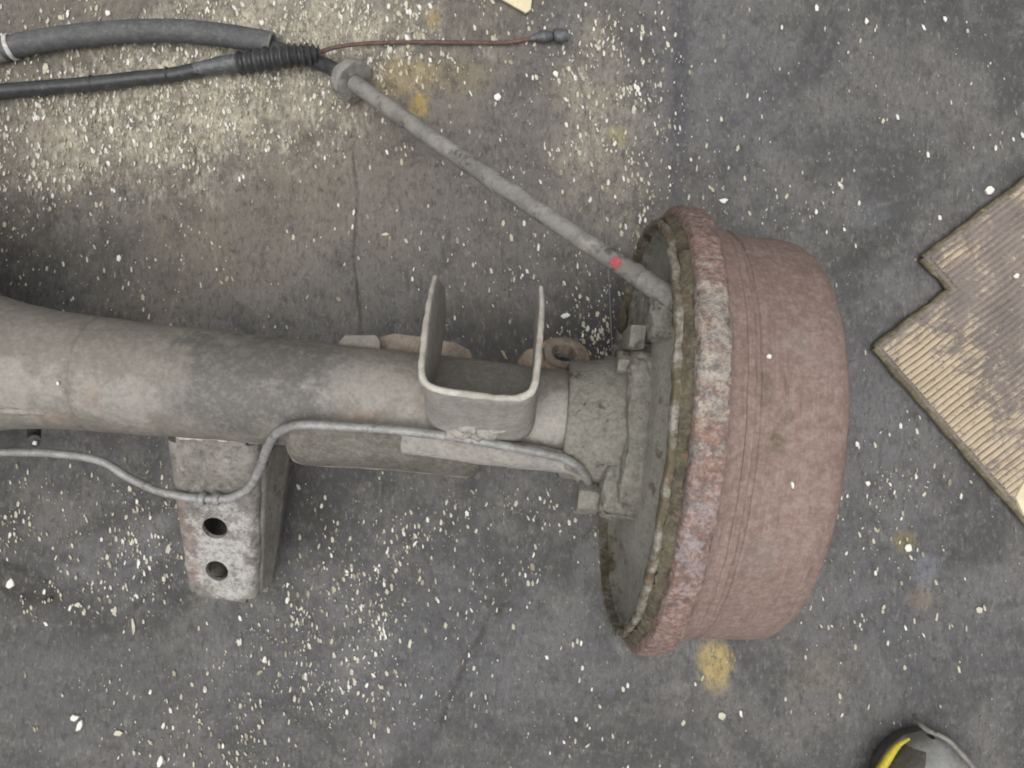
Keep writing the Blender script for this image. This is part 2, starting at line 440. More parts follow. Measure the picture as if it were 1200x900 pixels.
# oil-dark areas, some doubling as painted shade round the axle and bracket
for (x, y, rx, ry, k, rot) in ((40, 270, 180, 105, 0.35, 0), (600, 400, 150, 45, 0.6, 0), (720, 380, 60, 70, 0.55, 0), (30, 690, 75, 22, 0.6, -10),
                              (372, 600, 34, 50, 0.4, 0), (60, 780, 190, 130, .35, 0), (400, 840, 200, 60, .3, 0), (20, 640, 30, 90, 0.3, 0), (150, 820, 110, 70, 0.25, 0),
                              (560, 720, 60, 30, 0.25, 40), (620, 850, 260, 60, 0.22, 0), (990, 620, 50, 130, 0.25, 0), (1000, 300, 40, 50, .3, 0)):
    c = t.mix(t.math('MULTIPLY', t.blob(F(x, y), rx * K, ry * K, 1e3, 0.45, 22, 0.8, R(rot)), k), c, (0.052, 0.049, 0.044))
# bluish worn polish below and right
for (x, y, rx, ry, k) in ((500, 780, 260, 110, 0.5), (80, 800, 120, 90, .35), (1010, 520, 110, 200, 0.45), (1100, 760, 150, 140, .3), (850, 90, 130, 120, .35), (170, 660, 110, 36, .5)):
    c = t.mix(t.math('MULTIPLY', t.blob(F(x, y), rx * K, ry * K, 1e3, 0.5, 14, 0.8), k), c, (0.138, 0.138, 0.148))
# yellow sawdust and rust stains with outlines of their own
for (x, y, rx, ry, k, cc) in ((475, 88, 42, 28, 0.6, (0.33, 0.25, 0.10)), (490, 122, 13, 17, 0.8, (0.42, 0.29, 0.08)), (540, 90, 40, 26, 0.4, (0.28, 0.23, 0.12)),
                              (508, 22, 12, 12, 0.6, (0.36, 0.26, 0.09)), (838, 778, 21, 36, 0.95, (0.42, 0.32, 0.13)), (690, 110, 44, 16, 0.45, (0.26, 0.23, 0.17)),
                              (1062, 635, 16, 14, 0.6, (0.24, 0.19, 0.08)), (1080, 700, 16, 16, 0.4, (0.26, 0.18, 0.11)), (725, 160, 12, 14, 0.6, (0.33, 0.29, 0.13)), (960, 790, 40, 30, 0.25, (0.2, 0.16, 0.09)),
                              (1085, 670, 16, 26, .5, (.21, .22, .26)), (1020, 250, 25, 20, .3, (.2, .2, .23))):
    c = t.mix(t.math('MULTIPLY', t.blob(F(x, y), rx * K, ry * K, 1e3, 0.3, 60, 0.5), t.math('MULTIPLY', t.rng(t.noise(330, 4, 0.8, 0, None, (1, .4, 1)), 0.25, 0.6, .4, 1.0), k)), c, cc)
# tyre scuff running down from the top edge
c = t.mix(t.math('MULTIPLY', t.blob(F(797, 95), 15 * K, 220 * K, 1e3, 0.15, 30, 0.8, R(-2)), 0.75), c, (0.066, 0.066, 0.076))
for (x, y, rx, ry, ro) in ((165, 628, 75, 13, 28), (90, 668, 45, 12, -20), (280, 582, 60, 14, 22), (420, 770, 70, 14, 60), (700, 640, 90, 22, 70)):
    c = t.mix(t.math('MULTIPLY', t.blob(F(x, y), rx * K, ry * K, 1e3, .4, 30, .9, R(ro)), .65), c, (0.178, 0.174, 0.170))
for (x, y, rx, ry, ro) in ((120, 612, 70, 12, 24), (60, 650, 50, 9, -14), (190, 664, 80, 11, 30), (300, 620, 40, 9, 30), (120, 730, 90, 16, -8), (380, 600, 26, 44, 0)):  # dark smears; the last one is shade painted beside the bracket
    c = t.mix(t.math('MULTIPLY', t.blob(F(x, y), rx * K, ry * K, 1e3, .4, 30, .9, R(ro)), .55), c, (0.055, 0.052, 0.048))
for pl, wd_, k_ in (([(412, 165), (418, 230), (414, 300), (424, 392)], 2.6, .75), ([(600, 705), (575, 722), (552, 765), (530, 815), (512, 860)], 4.0, .7), ([(215, 672), (180, 690), (150, 716)], 3.0, .6), ([(0, 660), (30, 668), (57, 684)], 5, .6), ([(57, 676), (58, 705)], 3, .7)):
    for (xa, ya), (xb, yb) in zip(pl, pl[1:]):
        ll = math.hypot(xb - xa, yb - ya)
        c = t.mix(t.math('MULTIPLY', t.blob(F((xa + xb) / 2, (ya + yb) / 2), ll * .56 * K, wd_ * K, 1e3, .5, 70, .8, math.atan2(-(yb - ya), xb - xa)), k_), c, (0.045, 0.042, 0.038))
# dark pits and fine aggregate
c = t.mix(t.rng(t.noise(30, 7, 0.8, 0.4), 0.48, 0.64, 0, 0.48), c, (0.060, 0.057, 0.052))
c = t.mix(t.rng(t.noise(46, 7, 0.8, 0.2), 0.52, 0.68, 0, 0.45), c, (0.205, 0.198, 0.190))
c = t.mix(t.rng(t.noise(80, 6, 0.8), 0.56, 0.68, 0, 0.65), c, (0.050, 0.048, 0.044))
c = t.mix(t.rng(t.noise(150, 4, 0.75, 0, None, (1, .55, 1)), 0.54, 0.67, 0, 0.38), c, (0.22, 0.213, 0.20))
c = t.mix(t.rng(t.noise(190, 4, 0.75, 0, None, (1, .45, 1)), 0.53, 0.66, 0, 0.5), c, (0.050, 0.049, 0.047))
c = t.mix(t.rng(t.noise(340, 3, 0.8, 0, None, (1, .35, 1)), 0.56, 0.70, 0, 0.45), c, (0.30, 0.285, 0.25))
c = t.mix(t.rng(t.noise(320, 3, 0.8, 0, None, (1, .40, 1)), 0.37, 0.49, 0.40, 0.0), c, (0.060, 0.060, 0.060))
t.bump(t.math('ADD', t.noise(240, 6, 0.75), t.math('MULTIPLY', t.noise(60, 5, 0.6), 1.2)), 0.5, 0.0016)
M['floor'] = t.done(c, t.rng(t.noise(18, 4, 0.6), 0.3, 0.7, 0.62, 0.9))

# ------------------------------------------------------------------ floor: one sheet, fine where the camera looks, with real cracks and dents
def seg_dist(X, Y, a, b):
    ax, ay, bx, by = a[0], a[1], b[0], b[1]
    dx, dy = bx - ax, by - ay
    tt = np.clip(((X - ax) * dx + (Y - ay) * dy) / (dx * dx + dy * dy), 0, 1)
    return np.hypot(X - ax - tt * dx, Y - ay - tt * dy)

def value_noise(X, Y, s, seed):
    r = np.random.default_rng(seed)
    T = r.random((256, 256))
    x, y = X * s + 40.3, Y * s + 57.7
    xi, yi = np.floor(x).astype(int), np.floor(y).astype(int)
    fx, fy = x - xi, y - yi
    fx, fy = fx * fx * (3 - 2 * fx), fy * fy * (3 - 2 * fy)
    g = lambda i, j: T[i % 256, j % 256]
    return (g(xi, yi) * (1 - fx) + g(xi + 1, yi) * fx) * (1 - fy) + (g(xi, yi + 1) * (1 - fx) + g(xi + 1, yi + 1) * fx) * fy - 0.5

CRACKS = [([(412, 165), (418, 230), (414, 300), (424, 390)], 0.0022, 0.0016),
          ([(600, 705), (575, 722), (552, 765), (530, 815), (512, 860)], 0.0028, 0.0022),
          ([(560, 800), (545, 822)], 0.0022, 0.0016),
          ([(215, 672), (180, 690), (150, 716)], 0.0024, 0.0018),
          ([(0, 655), (55, 680), (58, 700)], 0.003, 0.003),
          ([(-60, 672), (20, 690), (55, 700)], 0.006, 0.004),
          ([(1080, 700), (1052, 708)], 0.003, 0.002),
          ([(800, -40), (797, 120), (792, 245)], 0.0035, 0.001)]
def floor_h(X, Y):
    h = 0.0012 * value_noise(X, Y, 30, 1) + 0.0008 * value_noise(X, Y, 85, 2) + 0.0007 * value_noise(X, Y, 190, 3)
    for pts, w, d in CRACKS:
        q = [P(*p) for p in pts]
        dd = np.full(X.shape, 9.0)
        for a, b in zip(q, q[1:]): dd = np.minimum(dd, seg_dist(X, Y, a, b))
        ww = w * (1 + 1.2 * value_noise(X, Y, 120, 9))
        h = h - d * np.exp(-(dd / np.maximum(ww, 1e-4)) ** 2) * (0.75 + 1.0 * value_noise(X, Y, 60, 10))
    return h

gx = np.concatenate([[-6, -3, -1.5, -.9, -.65], np.linspace(-.52, .52, 420), [.65, .9, 1.5, 3, 6]])
gy = np.concatenate([[-6, -3, -1.5, -.9, -.55], np.linspace(-.40, .40, 320), [.55, .9, 1.5, 3, 6]])
GX, GY = np.meshgrid(gx, gy)
GZ = floor_h(GX, GY) - 0.0004
nx, ny = len(gx), len(gy)
fv = np.stack([GX.ravel(), GY.ravel(), GZ.ravel()], 1)
idx = np.arange(nx * ny).reshape(ny, nx)
ff = np.stack([idx[:-1, :-1].ravel(), idx[:-1, 1:].ravel(), idx[1:, 1:].ravel(), idx[1:, :-1].ravel()], 1)
me = bpy.data.meshes.new('floor')
me.from_pydata(fv.tolist(), [], ff.tolist())
me.polygons.foreach_set('use_smooth', [True] * len(me.polygons))
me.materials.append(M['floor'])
floor = bpy.data.objects.new('floor', me); col.objects.link(floor)
floor['kind'] = 'structure'

crust_tex = bpy.data.textures.new('crust', 'CLOUDS'); crust_tex.noise_scale = .011; crust_tex.noise_depth = 3
def crust(o, strength=.003, lv=4):
    m = o.modifiers.new('sub', 'SUBSURF'); m.subdivision_type = 'SIMPLE'; m.levels = lv; m.render_levels = lv
    d = o.modifiers.new('crust', 'DISPLACE'); d.texture = crust_tex; d.strength = strength; d.mid_level = .5; d.texture_coords = 'LOCAL'
    for p in o.data.polygons: p.use_smooth = True
    return o

# ------------------------------------------------------------------ rear axle
axle = thing('rear_axle', 'rusty grey vehicle rear axle end with brown brake drum, lying on the concrete floor', 'axle', AX_LOC, AX_ANG)

def S(px, z=AZ, py=470):            # station along the axle seen at pixel px
    return L(px, py, z).x

# tube with a swelling towards the (unseen) differential housing
TR = [(-0.78, 0.0), (-0.78, 0.09), (-0.74, 0.125), (-0.68, 0.142), (-0.60, 0.132), (-0.54, 0.100), (-0.50, 0.070), (-0.468, 0.0500), (-0.44, 0.0438), (-0.415, 0.0410),
      (-0.3862, 0.0396), (-0.3845, 0.0383), (-0.3828, 0.0393), (-0.36, 0.0388), (-0.30, 0.0376), (-0.24, 0.0366), (-0.18, 0.0356), (-0.12, 0.0348), (-0.085, 0.034), (-0.064, 0.0335), (-0.060, 0.0335), (-0.060, 0.0)]
pr = []
for (a, b) in zip(TR, TR[1:]):
    k = max(1, int(abs(b[0] - a[0]) / 0.006))
    for i in range(k): pr.append((a[0] + (b[0] - a[0]) * i / k, a[1] + (b[1] - a[1]) * i / k))
pr.append(TR[-1])
tube_o = lathe('axle_tube', pr, M['tube'], axle, 96, rough=0.0006, rscale=45, closed=False)
# swollen end sleeve and square flange
sl = lathe('end_sleeve', [(-0.0625, 0.030), (-0.0625, 0.0385), (-0.060, 0.0405), (-0.050, 0.0415), (-0.040, 0.0435), (-0.030, 0.046), (-0.024, 0.049), (-0.022, 0.049), (-0.022, 0.030)], M['mud'], axle, 80, rough=0.0009, rscale=70)
fl = []
for (y, z) in ((-.058, -.030), (-.058, .030), (-.047, .050), (-.026, .056), (.026, .056), (.047, .050), (.058, .030), (.058, -.030), (.047, -.05), (-.047, -.05)):
    fl.append((-0.027, y, AZ + z))
flange = prism('bearing_flange', fl, (0.022, 0, 0), M['mud'], axle, 0.0065, rough=0.0012)
for (y, z) in ((-.041, .036), (.041, .036), (-.041, -.036), (.041, -.036)):
    hexp = [(-0.034, y + .0075 * math.cos(R(60 * i + 15)), AZ + z + .0075 * math.sin(R(60 * i + 15))) for i in range(6)]
    prism('flange_nut', hexp, (0.0085, 0, 0), M['mud'], flange, 0.0008)
prism('adjuster_block', [(-0.030, .050, .170), (-0.030, .063, .170), (-0.030, .065, .205), (-0.030, .050, .207)], (0.010, 0, 0), M['mud'], axle, 0.002, rough=0.001)
cyl = prism('wheel_cylinder', [(-0.020, .056, .172), (-0.020, .088, .172), (-0.020, .094, .195), (-0.020, .080, .222), (-0.020, .056, .226)], (0.016, 0, 0), M['mud'], axle, 0.004, rough=0.0014)
blk = prism('pipe_block', [(-0.036, -.060, .152), (-0.036, -.026, .152), (-0.036, -.024, .192), (-0.036, -.054, .196), (-0.036, -.060, .189)], (0.032, 0, 0), M['mud'], axle, 0.0055, rough=0.001)
prism('union_nut', [(-0.050, -.050 + .011 * math.cos(R(60 * i)), .172 + .011 * math.sin(R(60 * i))) for i in range(6)], (0.0138, 0, 0), M['mud'], blk, 0.0015, rough=0.0008)

crust(flange, .006, 4); crust(cyl, .006, 4); crust(blk, .006, 4)
# backing plate: a shallow pan whose rim stands towards the middle of the car
bp = [(-0.0135, 0.040), (-0.0135, 0.078), (-0.0125, 0.083), (-0.0075, 0.093), (-0.0058, 0.098), (-0.0058, 0.120), (-0.0066, 0.1260), (-0.0085, 0.1295), (-0.0112, 0.1308), (-0.0116, 0.1345), (-0.0166, 0.1352), (-0.0173, 0.1362), (-0.0173, 0.1390), (-0.0165, 0.1402), (-0.0148, 0.1405),
      (-0.0120, 0.1390), (-0.0090, 0.1385), (-0.0065, 0.1385), (-0.0015, 0.1350), (-0.0015, 0.040)]
plate_o = lathe('backing_plate', bp, M['plate'], axle, 170, rough=0.0022, rscale=60)
lathe('mud_ring', [(-0.0125, .1370), (-.0130, .1402), (-.011, .1420), (-.0085, .1436), (-.0062, .1440), (-.0062, .1370)], M['mudring'], plate_o, 220, rough=0.0034, rscale=110)
# clod of moss and a rust stub inside the pan's lower side
for (px, py, z, r) in ((731, 684, .055, .006), (735, 612, .10, .006), (730, 375, .08, .008)):
    c0 = L(px, py, z)
    bm = bmesh.new(); bmesh.ops.create_icosphere(bm, subdivisions=3, radius=r)
    vv = [(v.co.x * .5 + c0.x, v.co.y * 1.3 + c0.y, v.co.z * 1.3 + c0.z) for v in bm.verts]
    vv = [(a + .002 * nz((a, b, d), 160), b + .002 * nz((a, b, d), 160, 4), d + .002 * nz((a, b, d), 160, 7)) for a, b, d in vv]
    fc = [tuple(v.index for v in f.verts) for f in bm.faces]; bm.free()
    mesh('mud_clod', vv, fc, M['mudring'], plate_o)
tube('bleed_nipple', [L(697, 600, .135), L(722, 598, .135), L(748, 601, .135)], .0035, M['wire'], axle, 10, 4, rough=.0008, rscale=200)

# brake drum: rim ring and body
D0 = -0.0060
lip_prof = [(D0, 0.128), (D0 - .001, 0.1465), (D0 + .0006, 0.1492), (D0 + .003, 0.1499), (D0 + .009, 0.1499), (D0 + .0145, 0.1495), (D0 + .0166, 0.1482), (D0 + .0176, 0.1450), (D0 + .018, 0.128)]
lathe_prof = [(0.0118, 0.116), (0.0118, 0.1432), (0.0138, 0.1410), (0.0165, 0.1396), (0.0220, 0.1392), (0.0232, 0.1374), (0.0268, 0.1374), (0.0280, 0.1362), (0.0300, 0.1360), (0.0308, 0.1368), (0.0330, 0.1366), (0.0342, 0.1358), (0.044, 0.1353), (0.056, 0.1347), (0.066, 0.1340), (0.0735, 0.1328), (0.0785, 0.1300), (0.0815, 0.1250), (0.0825, 0.1185),
     (0.0825, 0.060), (0.0850, 0.055), (0.0850, 0.0)]
drum = lathe('brake_drum', lathe_prof, M['drum'], axle, 200, rough=0.0006, rscale=55, closed=False)
lathe('drum_rim', lip_prof, M['lip'], drum, 260, rough=0.0015, rscale=95)
for i in range(5):
    a = 2 * math.pi * i / 5 + .3
    tube('wheel_stud', [(0.080, .045 * math.cos(a), AZ + .045 * math.sin(a)), (0.105, .045 * math.cos(a), AZ + .045 * math.sin(a))], .006, M['dark_metal'], drum, 12, 1)

# U-shaped spring saddle standing on the tube
def saddle():
    # path of the U seen from above, left tip -> web -> right tip; top edge and bottom edge points (local axle space)
    top = [(510, 325, .205), (505, 345, .220), (500, 375, .240), (496, 410, .255), (494, 433, .262), (497, 447, .263), (508, 455, .262), (530, 460, .262), (560, 464, .262), (590, 467, .262), (610, 466, .262), (622, 460, .262), (627, 448, .260), (630, 425, .252), (633, 390, .235), (635, 360, .220), (634, 337, .207)]
    bot = [(518, 335, .165), (519, 350, .155), (519, 375, .150), (517, 400, .152), (512, 430, .165), (503, 462, .178), (503, 488, .185), (520, 506, .188), (560, 514, .187), (592, 516, .187), (612, 512, .187), (622, 500, .186), (626, 470, .175), (627, 425, .160), (628, 395, .150), (629, 365, .155), (630, 345, .168)]
    t3 = catmull([L(*p) for p in top], 5); b3 = catmull([L(*p) for p in bot], 5)
    n = len(t3); R_ = 9
    v, f = [], []
    for i in range(n):
        for j in range(R_):
            q = t3[i].lerp(b3[i], j / (R_ - 1))
            v.append(q + Vector((nz(q, 90), nz(q, 90, 3), nz(q, 90, 5))) * 0.0006)
    for i in range(n - 1):
        for j in range(R_ - 1):
            f.append((i * R_ + j, (i + 1) * R_ + j, (i + 1) * R_ + j + 1, i * R_ + j + 1))
    o = mesh('spring_saddle', v, f, M['saddle'], axle)
    m = add_solid(o, 0.0034, 0)
    b = o.modifiers.new('bevel', 'BEVEL'); b.width = .0008; b.segments = 2; b.limit_method = 'ANGLE'; b.angle_limit = R(50)
    # scraped bright top edge, its own narrow strip
    e = tube('scraped_edge', [p + Vector((0, 0, 0.0006)) for p in t3], .0019, M['edge'], o, 8, 1, rough=.0007, rscale=150, radfn=lambda u: .0021 - .0007 * abs(2 * u - 1) ** 3)
    return o
sad = saddle()
# weld lumps at the foot of the web
for (px, py, r) in ((541, 505, .0048), (549, 500, .0042), (572, 503, .0058), (560, 508, .004), (583, 500, .0046), (530, 508, .0035)):
    c0 = L(px, py, .190 + (514 - py) * .0014)
    r *= 1.35
    bm = bmesh.new(); bmesh.ops.create_icosphere(bm, subdivisions=3, radius=r)
    vv = []
    for w in bm.verts:
        q = Vector((w.co.x * 1.2, w.co.y * .8, w.co.z * .7)) + c0
        vv.append(q + Vector((nz(q, 240), nz(q, 240, 3), nz(q, 240, 6))) * .002)
    fc = [tuple(x.index for x in f_.verts) for f_ in bm.faces]; bm.free()
    mesh('weld_lump', vv, fc, M['saddle'], sad)

# shelf plate along the tube's near side
def sheet(name, rows, mat, th, parent, sub=5, off=0, rough=.0006):
    cols = [catmull([L(*p) for p in r], sub) for r in zip(*rows)]     # along each rail
    n = len(cols[0])
    v, f = [], []
    rails = []
    for i in range(n):
        rails.append(catmull([c_[i] for c_ in cols], 4))
    k = len(rails[0])
    for r_ in rails:
        for q in r_: v.append(q + Vector((nz(q, 100), nz(q, 100, 3), nz(q, 100, 5))) * rough)
    for i in range(n - 1):
        for j in range(k - 1): f.append((i * k + j, (i + 1) * k + j, (i + 1) * k + j + 1, i * k + j + 1))
    o = mesh(name, v, f, mat, parent)
    add_solid(o, th, off)
    b = o.modifiers.new('bevel', 'BEVEL'); b.width = th * .22; b.segments = 2; b.limit_method = 'ANGLE'; b.angle_limit = R(50)
    return o
shelf = sheet('shelf_plate', [
    [(338, 500, .178), (338, 514, .172), (341, 524, .165), (344, 530, .155)],
    [(352, 500, .182), (352, 520, .174), (354, 535, .165), (357, 541, .150)],
    [(400, 502, .184), (400, 524, .174), (402, 536, .165), (404, 543, .146)],
    [(460, 507, .184), (460, 530, .173), (462, 539, .165), (464, 547, .146)],
    [(520, 512, .184), (520, 535, .172), (522, 545, .163), (524, 553, .145)],
    [(546, 514, .184), (548, 536, .172), (549, 547, .163), (550, 555, .147)],
    [(556, 515, .184), (557, 530, .173), (557, 543, .165), (558, 549, .152)],
], M['shelf'], .005, axle)
tube('shelf_edge', [L(*p) for p in ((338, 512, .172), (341, 528, .160), (348, 538, .151), (362, 542, .149), (400, 544, .145), (464, 548, .145), (524, 554, .144), (546, 556, .146), (556, 550, .153), (557, 541, .166))], .0024, M['rusty_plate'], shelf, 8, 6, rough=.0007, rscale=150)
sheet('shelf_strip', [
    [(470, 505, .186), (470, 515, .182), (470, 526, .177), (470, 529, .171)],
    [(540, 512, .186), (540, 523, .181), (540, 535, .175), (540, 539, .168)],
    [(600, 519, .185), (600, 530, .180), (600, 541, .174), (600, 545, .166)],
    [(645, 526, .183), (645, 536, .178), (645, 546, .172), (645, 550, .164)],
    [(676, 536, .180), (675, 545, .176), (673, 553, .171), (672, 556, .164)],
    [(690, 552, .175), (686, 558, .170), (682, 564, .165), (680, 566, .158)],
], M['saddle'], .004, axle)

# rust-stained pad edge beyond the tube
prism('spring_pad', [L(*p) for p in ((446, 430, .135), (441, 402, .135), (447, 393, .135), (462, 390, .135), (500, 395, .135), (536, 402, .135), (551, 410, .135), (555, 424, .135), (548, 445, .135))], (0, 0, -.008), M['rusty_plate'], axle, .002, rough=.001)
prism('pad_stiffener', [L(*p) for p in ((398, 415, .15), (396, 400, .15), (404, 393, .15), (440, 392, .15), (446, 400, .15), (446, 425, .15))], (0, 0, -.006), M['tube'], axle, .002, rough=.001)

# damper eye: ring with bush, arm back to the tube
eye_c = L(658, 429, .10)
def ring_at(name, c0, r_out, r_in, h, mat, parent, axis, n=40, rough=.0006):
    q = Vector((0, 0, 1)).rotation_difference(Vector(axis).normalized())
    prof = [(r_in, -h / 2), (r_out - .001, -h / 2), (r_out, -h / 2 + .001), (r_out, h / 2 - .001), (r_out - .001, h / 2), (r_in + .0006, h / 2), (r_in, h / 2 - .0006)]
    v, f = [], []
    k = len(prof)
    for i in range(n):
        a = 2 * math.pi * i / n
        for r_, z_ in prof:
            p_ = q @ Vector((r_ * math.cos(a), r_ * math.sin(a), z_)) + c0
            v.append(p_ + Vector((nz(p_, 130), nz(p_, 130, 3), nz(p_, 130, 7))) * rough)
    for i in range(n):
        j = (i + 1) % n
        for b_ in range(k): f.append((i * k + b_, i * k + (b_ + 1) % k, j * k + (b_ + 1) % k, j * k + b_))
    return autosmooth(mesh(name, v, f, mat, parent), 45)
EA = (0.05, 1.0, 1.0)
eye = ring_at('damper_eye', eye_c, .0202, .0112, .024, M['bush'], axle, EA)
ring_at('rubber_bush', eye_c + Vector(EA).normalized() * .001, .0158, .0090, .027, M['rusty_plate'], eye, EA)
q_ = Vector((0, 0, 1)).rotation_difference(Vector(EA).normalized())
ring_at('sleeve_insert', eye_c - Vector(EA).normalized() * .006, .0095, .0065, .022, M['dark_metal'], eye, EA)
prism('eye_arm', [L(*p) for p in ((606, 440, .118), (607, 420, .118), (616, 410, .118), (636, 405, .118), (640, 432, .118), (632, 446, .118))], (0, 0, -.014), M['bush'], axle, .003, rough=.001)

# trailing-arm bracket: folded channel, sloping face with two bolt holes
def bracket():
    TL, TRt, BR, BL = L(207, 512, .145), L(289, 516, .143), L(289, 696, .084), L(231, 688, .084)
    def q(u, w): return TL.lerp(TRt, u).lerp(BL.lerp(BR, u), w)
    v, f = [], []
    def V(p): v.append(p); return len(v) - 1
    nU = 24
    holes = ((.47, .555), (.45, .850))
    ru, rv_ = .215, .070
    W = [0, .12, .24, .36, .47, .64, .76, .94, .97, 1.0]
    rows = {}
    def row(w):
        if w not in rows: rows[w] = [V(q(u, w)) for u in (0, .25, .5, .75, 1)] 
        return rows[w]
    for a, b in zip(W, W[1:]):
        hole = next((h for h in holes if a < h[1] < b), None)
        if not hole:
            ra, rb = row(a), row(b)
            for i in range(4): f.append((ra[i], ra[i + 1], rb[i + 1], rb[i]))
        else:
            ra, rb = row(a), row(b)
            ring = []
            for i in range(nU):
                th = 2 * math.pi * i / nU
                ring.append(V(q(hole[0] + ru * math.cos(th), hole[1] + rv_ * math.sin(th))))
            outer = ra + rb[::-1]         # closed loop of 10
            # bridge by angle
            bm_pts = [(v[i] - q(*hole)) for i in outer]
            eu = (q(hole[0] + .1, hole[1]) - q(*hole)).normalized(); ev = (q(hole[0], hole[1] + .1) - q(*hole)).normalized()
            ang_o = [math.atan2(p.dot(ev) / .052, p.dot(eu) / .028) for p in bm_pts]
            near = lambda a_: min(range(len(outer)), key=lambda k_: abs((ang_o[k_] - a_ + math.pi) % (2 * math.pi) - math.pi))
            for i in range(nU):
                j = (i + 1) % nU
                oi, oj = near(2 * math.pi * i / nU), near(2 * math.pi * j / nU)
                f.append((ring[i], ring[j], outer[oi]))
                if oi != oj:
                    f.append((ring[j], outer[oj], outer[oi]))
    o = mesh('arm_bracket', v, f, M['bracket'], axle, smooth=False)
    # side walls and end as folded flanges
    def wall(nm, pts_top, z_low, mat, shift=(0, 0, 0)):
        n = 12
        tp = [pts_top[0].lerp(pts_top[1], i / (n - 1)) for i in range(n)]
        vv, fc = [], []
        for i, p in enumerate(tp):
            for j in range(6):
                zz = p.z + (z_low[0] + (z_low[1] - z_low[0]) * i / (n - 1) - p.z) * j / 5
                vv.append(Vector((p.x, p.y, zz)) + Vector(shift) * (j / 5))
        for i in range(n - 1):
            for j in range(5): fc.append((i * 6 + j, (i + 1) * 6 + j, (i + 1) * 6 + j + 1, i * 6 + j + 1))
        return mesh(nm, vv, fc, mat, o)
    rr = .0065
    dn = Vector((0, 0, -rr))
    w1 = wall('side_wall', (TRt + Vector((rr, 0, -rr)), BR + Vector((rr, 0, -rr))), (.045, .040), M['bracket_side']); add_solid(w1, .004, 0)
    w2 = wall('side_wall', (TL + Vector((-rr, 0, -rr)), BL + Vector((-rr, 0, -rr))), (.045, .040), M['bracket_side']); add_solid(w2, .004, 0)
    w3 = wall('end_wall', (BL + Vector((0, -rr, -rr)), BR + Vector((0, -rr, -rr))), (.045, .045), M['bracket_side']); add_solid(w3, .004, 0)
    add_solid(o, .004, 0)
    under = [TL, TRt, BR, BL]
    w4 = mesh('bottom_light_block', [Vector((p.x + dx_ * rr, p.y - (rr if k_ > 1 else 0), .050)) for k_, (p, dx_) in enumerate(zip(under, (-1, 1, 1, -1)))], [(0, 1, 2, 3)], M['bracket_side'], o); add_solid(w4, .003, 0)  # added underneath to keep light out, so the holes look dark
    tube('folded_corner', [TRt + dn, TRt.lerp(BR, .5) + dn, BR + dn], rr + .002, M['bracket'], o, 24, 6, rough=.0006)
    tube('folded_corner', [TL + dn, TL.lerp(BL, .5) + dn, BL + dn], rr + .002, M['bracket'], o, 24, 6, rough=.0006)
    tube('folded_corner', [BL + dn, BL.lerp(BR, .5) + dn, BR + dn], rr + .002, M['bracket'], o, 24, 6, rough=.0006)
    w5 = mesh('end_wall', [TL + Vector((0, -.004, -.012)), TRt + Vector((0, -.004, -.012)), Vector((TRt.x, TRt.y - .004, .05)), Vector((TL.x, TL.y - .004, .05))], [(0, 1, 2, 3)], M['bracket_side'], o); add_solid(w5, .003, 0)  # added across the tube end to darken the bracket's inside
    tube('top_edge', [TL, TL.lerp(TRt, .5), TRt], .0022, M['edge'], o, 8, 6, rough=.0006, rscale=200)
    return o
brk = bracket()
# tabs that weld the bracket to the tube
a0, a1 = L(299, 517, .141), L(345, 505, .150)
prism('bracket_tab', [L(*p) for p in ((196, 496, .150), (205, 512, .150), (205, 490, .150))], (0, 0, -.05), M['bracket'], brk, .001)
prism('bracket_tab', [L(*p) for p in ((290, 520, .150), (303, 521, .150), (306, 494, .150), (292, 494, .150))], (0, 0, -.05), M['bracket_side'], brk, .001)

# brake pipe clipped over the bracket and along the shelf
pp = [(-60, 533, .125), (0, 530, .128), (60, 531, .130), (115, 539, .131), (150, 559, .131), (182, 574, .131), (215, 582, .131), (245, 585, .131), (272, 583, .133), (292, 571, .140), (304, 550, .152), (312, 528, .166), (322, 510, .180), (338, 501, .190),
      (360, 498, .195), (400, 500, .195), (450, 503, .195), (500, 508, .195), (545, 514, .195), (600, 524, .193), (640, 532, .190), (665, 539, .187), (682, 551, .181), (689, 566, .172), (687, 580, .160), (690, 585, .158), (703, 581, .166), (722, 580, .174)]
pipe = tube('brake_pipe', [L(*p) for p in pp], .0031, M['pipe'], axle, 12, 6, rough=.0003, rscale=120)
for px in (240, 257):
    ring_at('pipe_clip', L(px - 3, 584.5, .131), .0048, .0030, .0055, M['pipe'], pipe, (1, -.1, 0), 20, .0003)
tube('pipe_end_hose', [L(690, 560, .17), L(688, 575, .160), L(684, 588, .148)], .0045, M['mud'], pipe, 12, 4, rough=.0006)
# rubber plug on the housing seam
plug = tube('breather_plug', [L(40, 488, .108), L(40, 508, .110), L(40, 516, .116), L(40, 517, .126)], .0046, M['black'], axle, 14, 3)
mesh('plug_highlight', [L(41, 519, .1262) + Vector(p) for p in ((-.002, -.002, 0), (.002, -.002, 0), (.002, .002, 0), (-.002, .002, 0), (0, 0, .0018))], [(0, 1, 4), (1, 2, 4), (2, 3, 4), (3, 0, 4), (0, 3, 2, 1)], M['chip_white'], plug)  # white pyramid stands in for the highlight on the black plug
# raised seam on the flared end
tube('housing_seam', [L(-60, 479, .184), L(0, 481, .182), L(35, 482, .1795), L(62, 484, .176)], .0025, M['tube'], tube_o, 8, 5, rough=.0008, rscale=150)

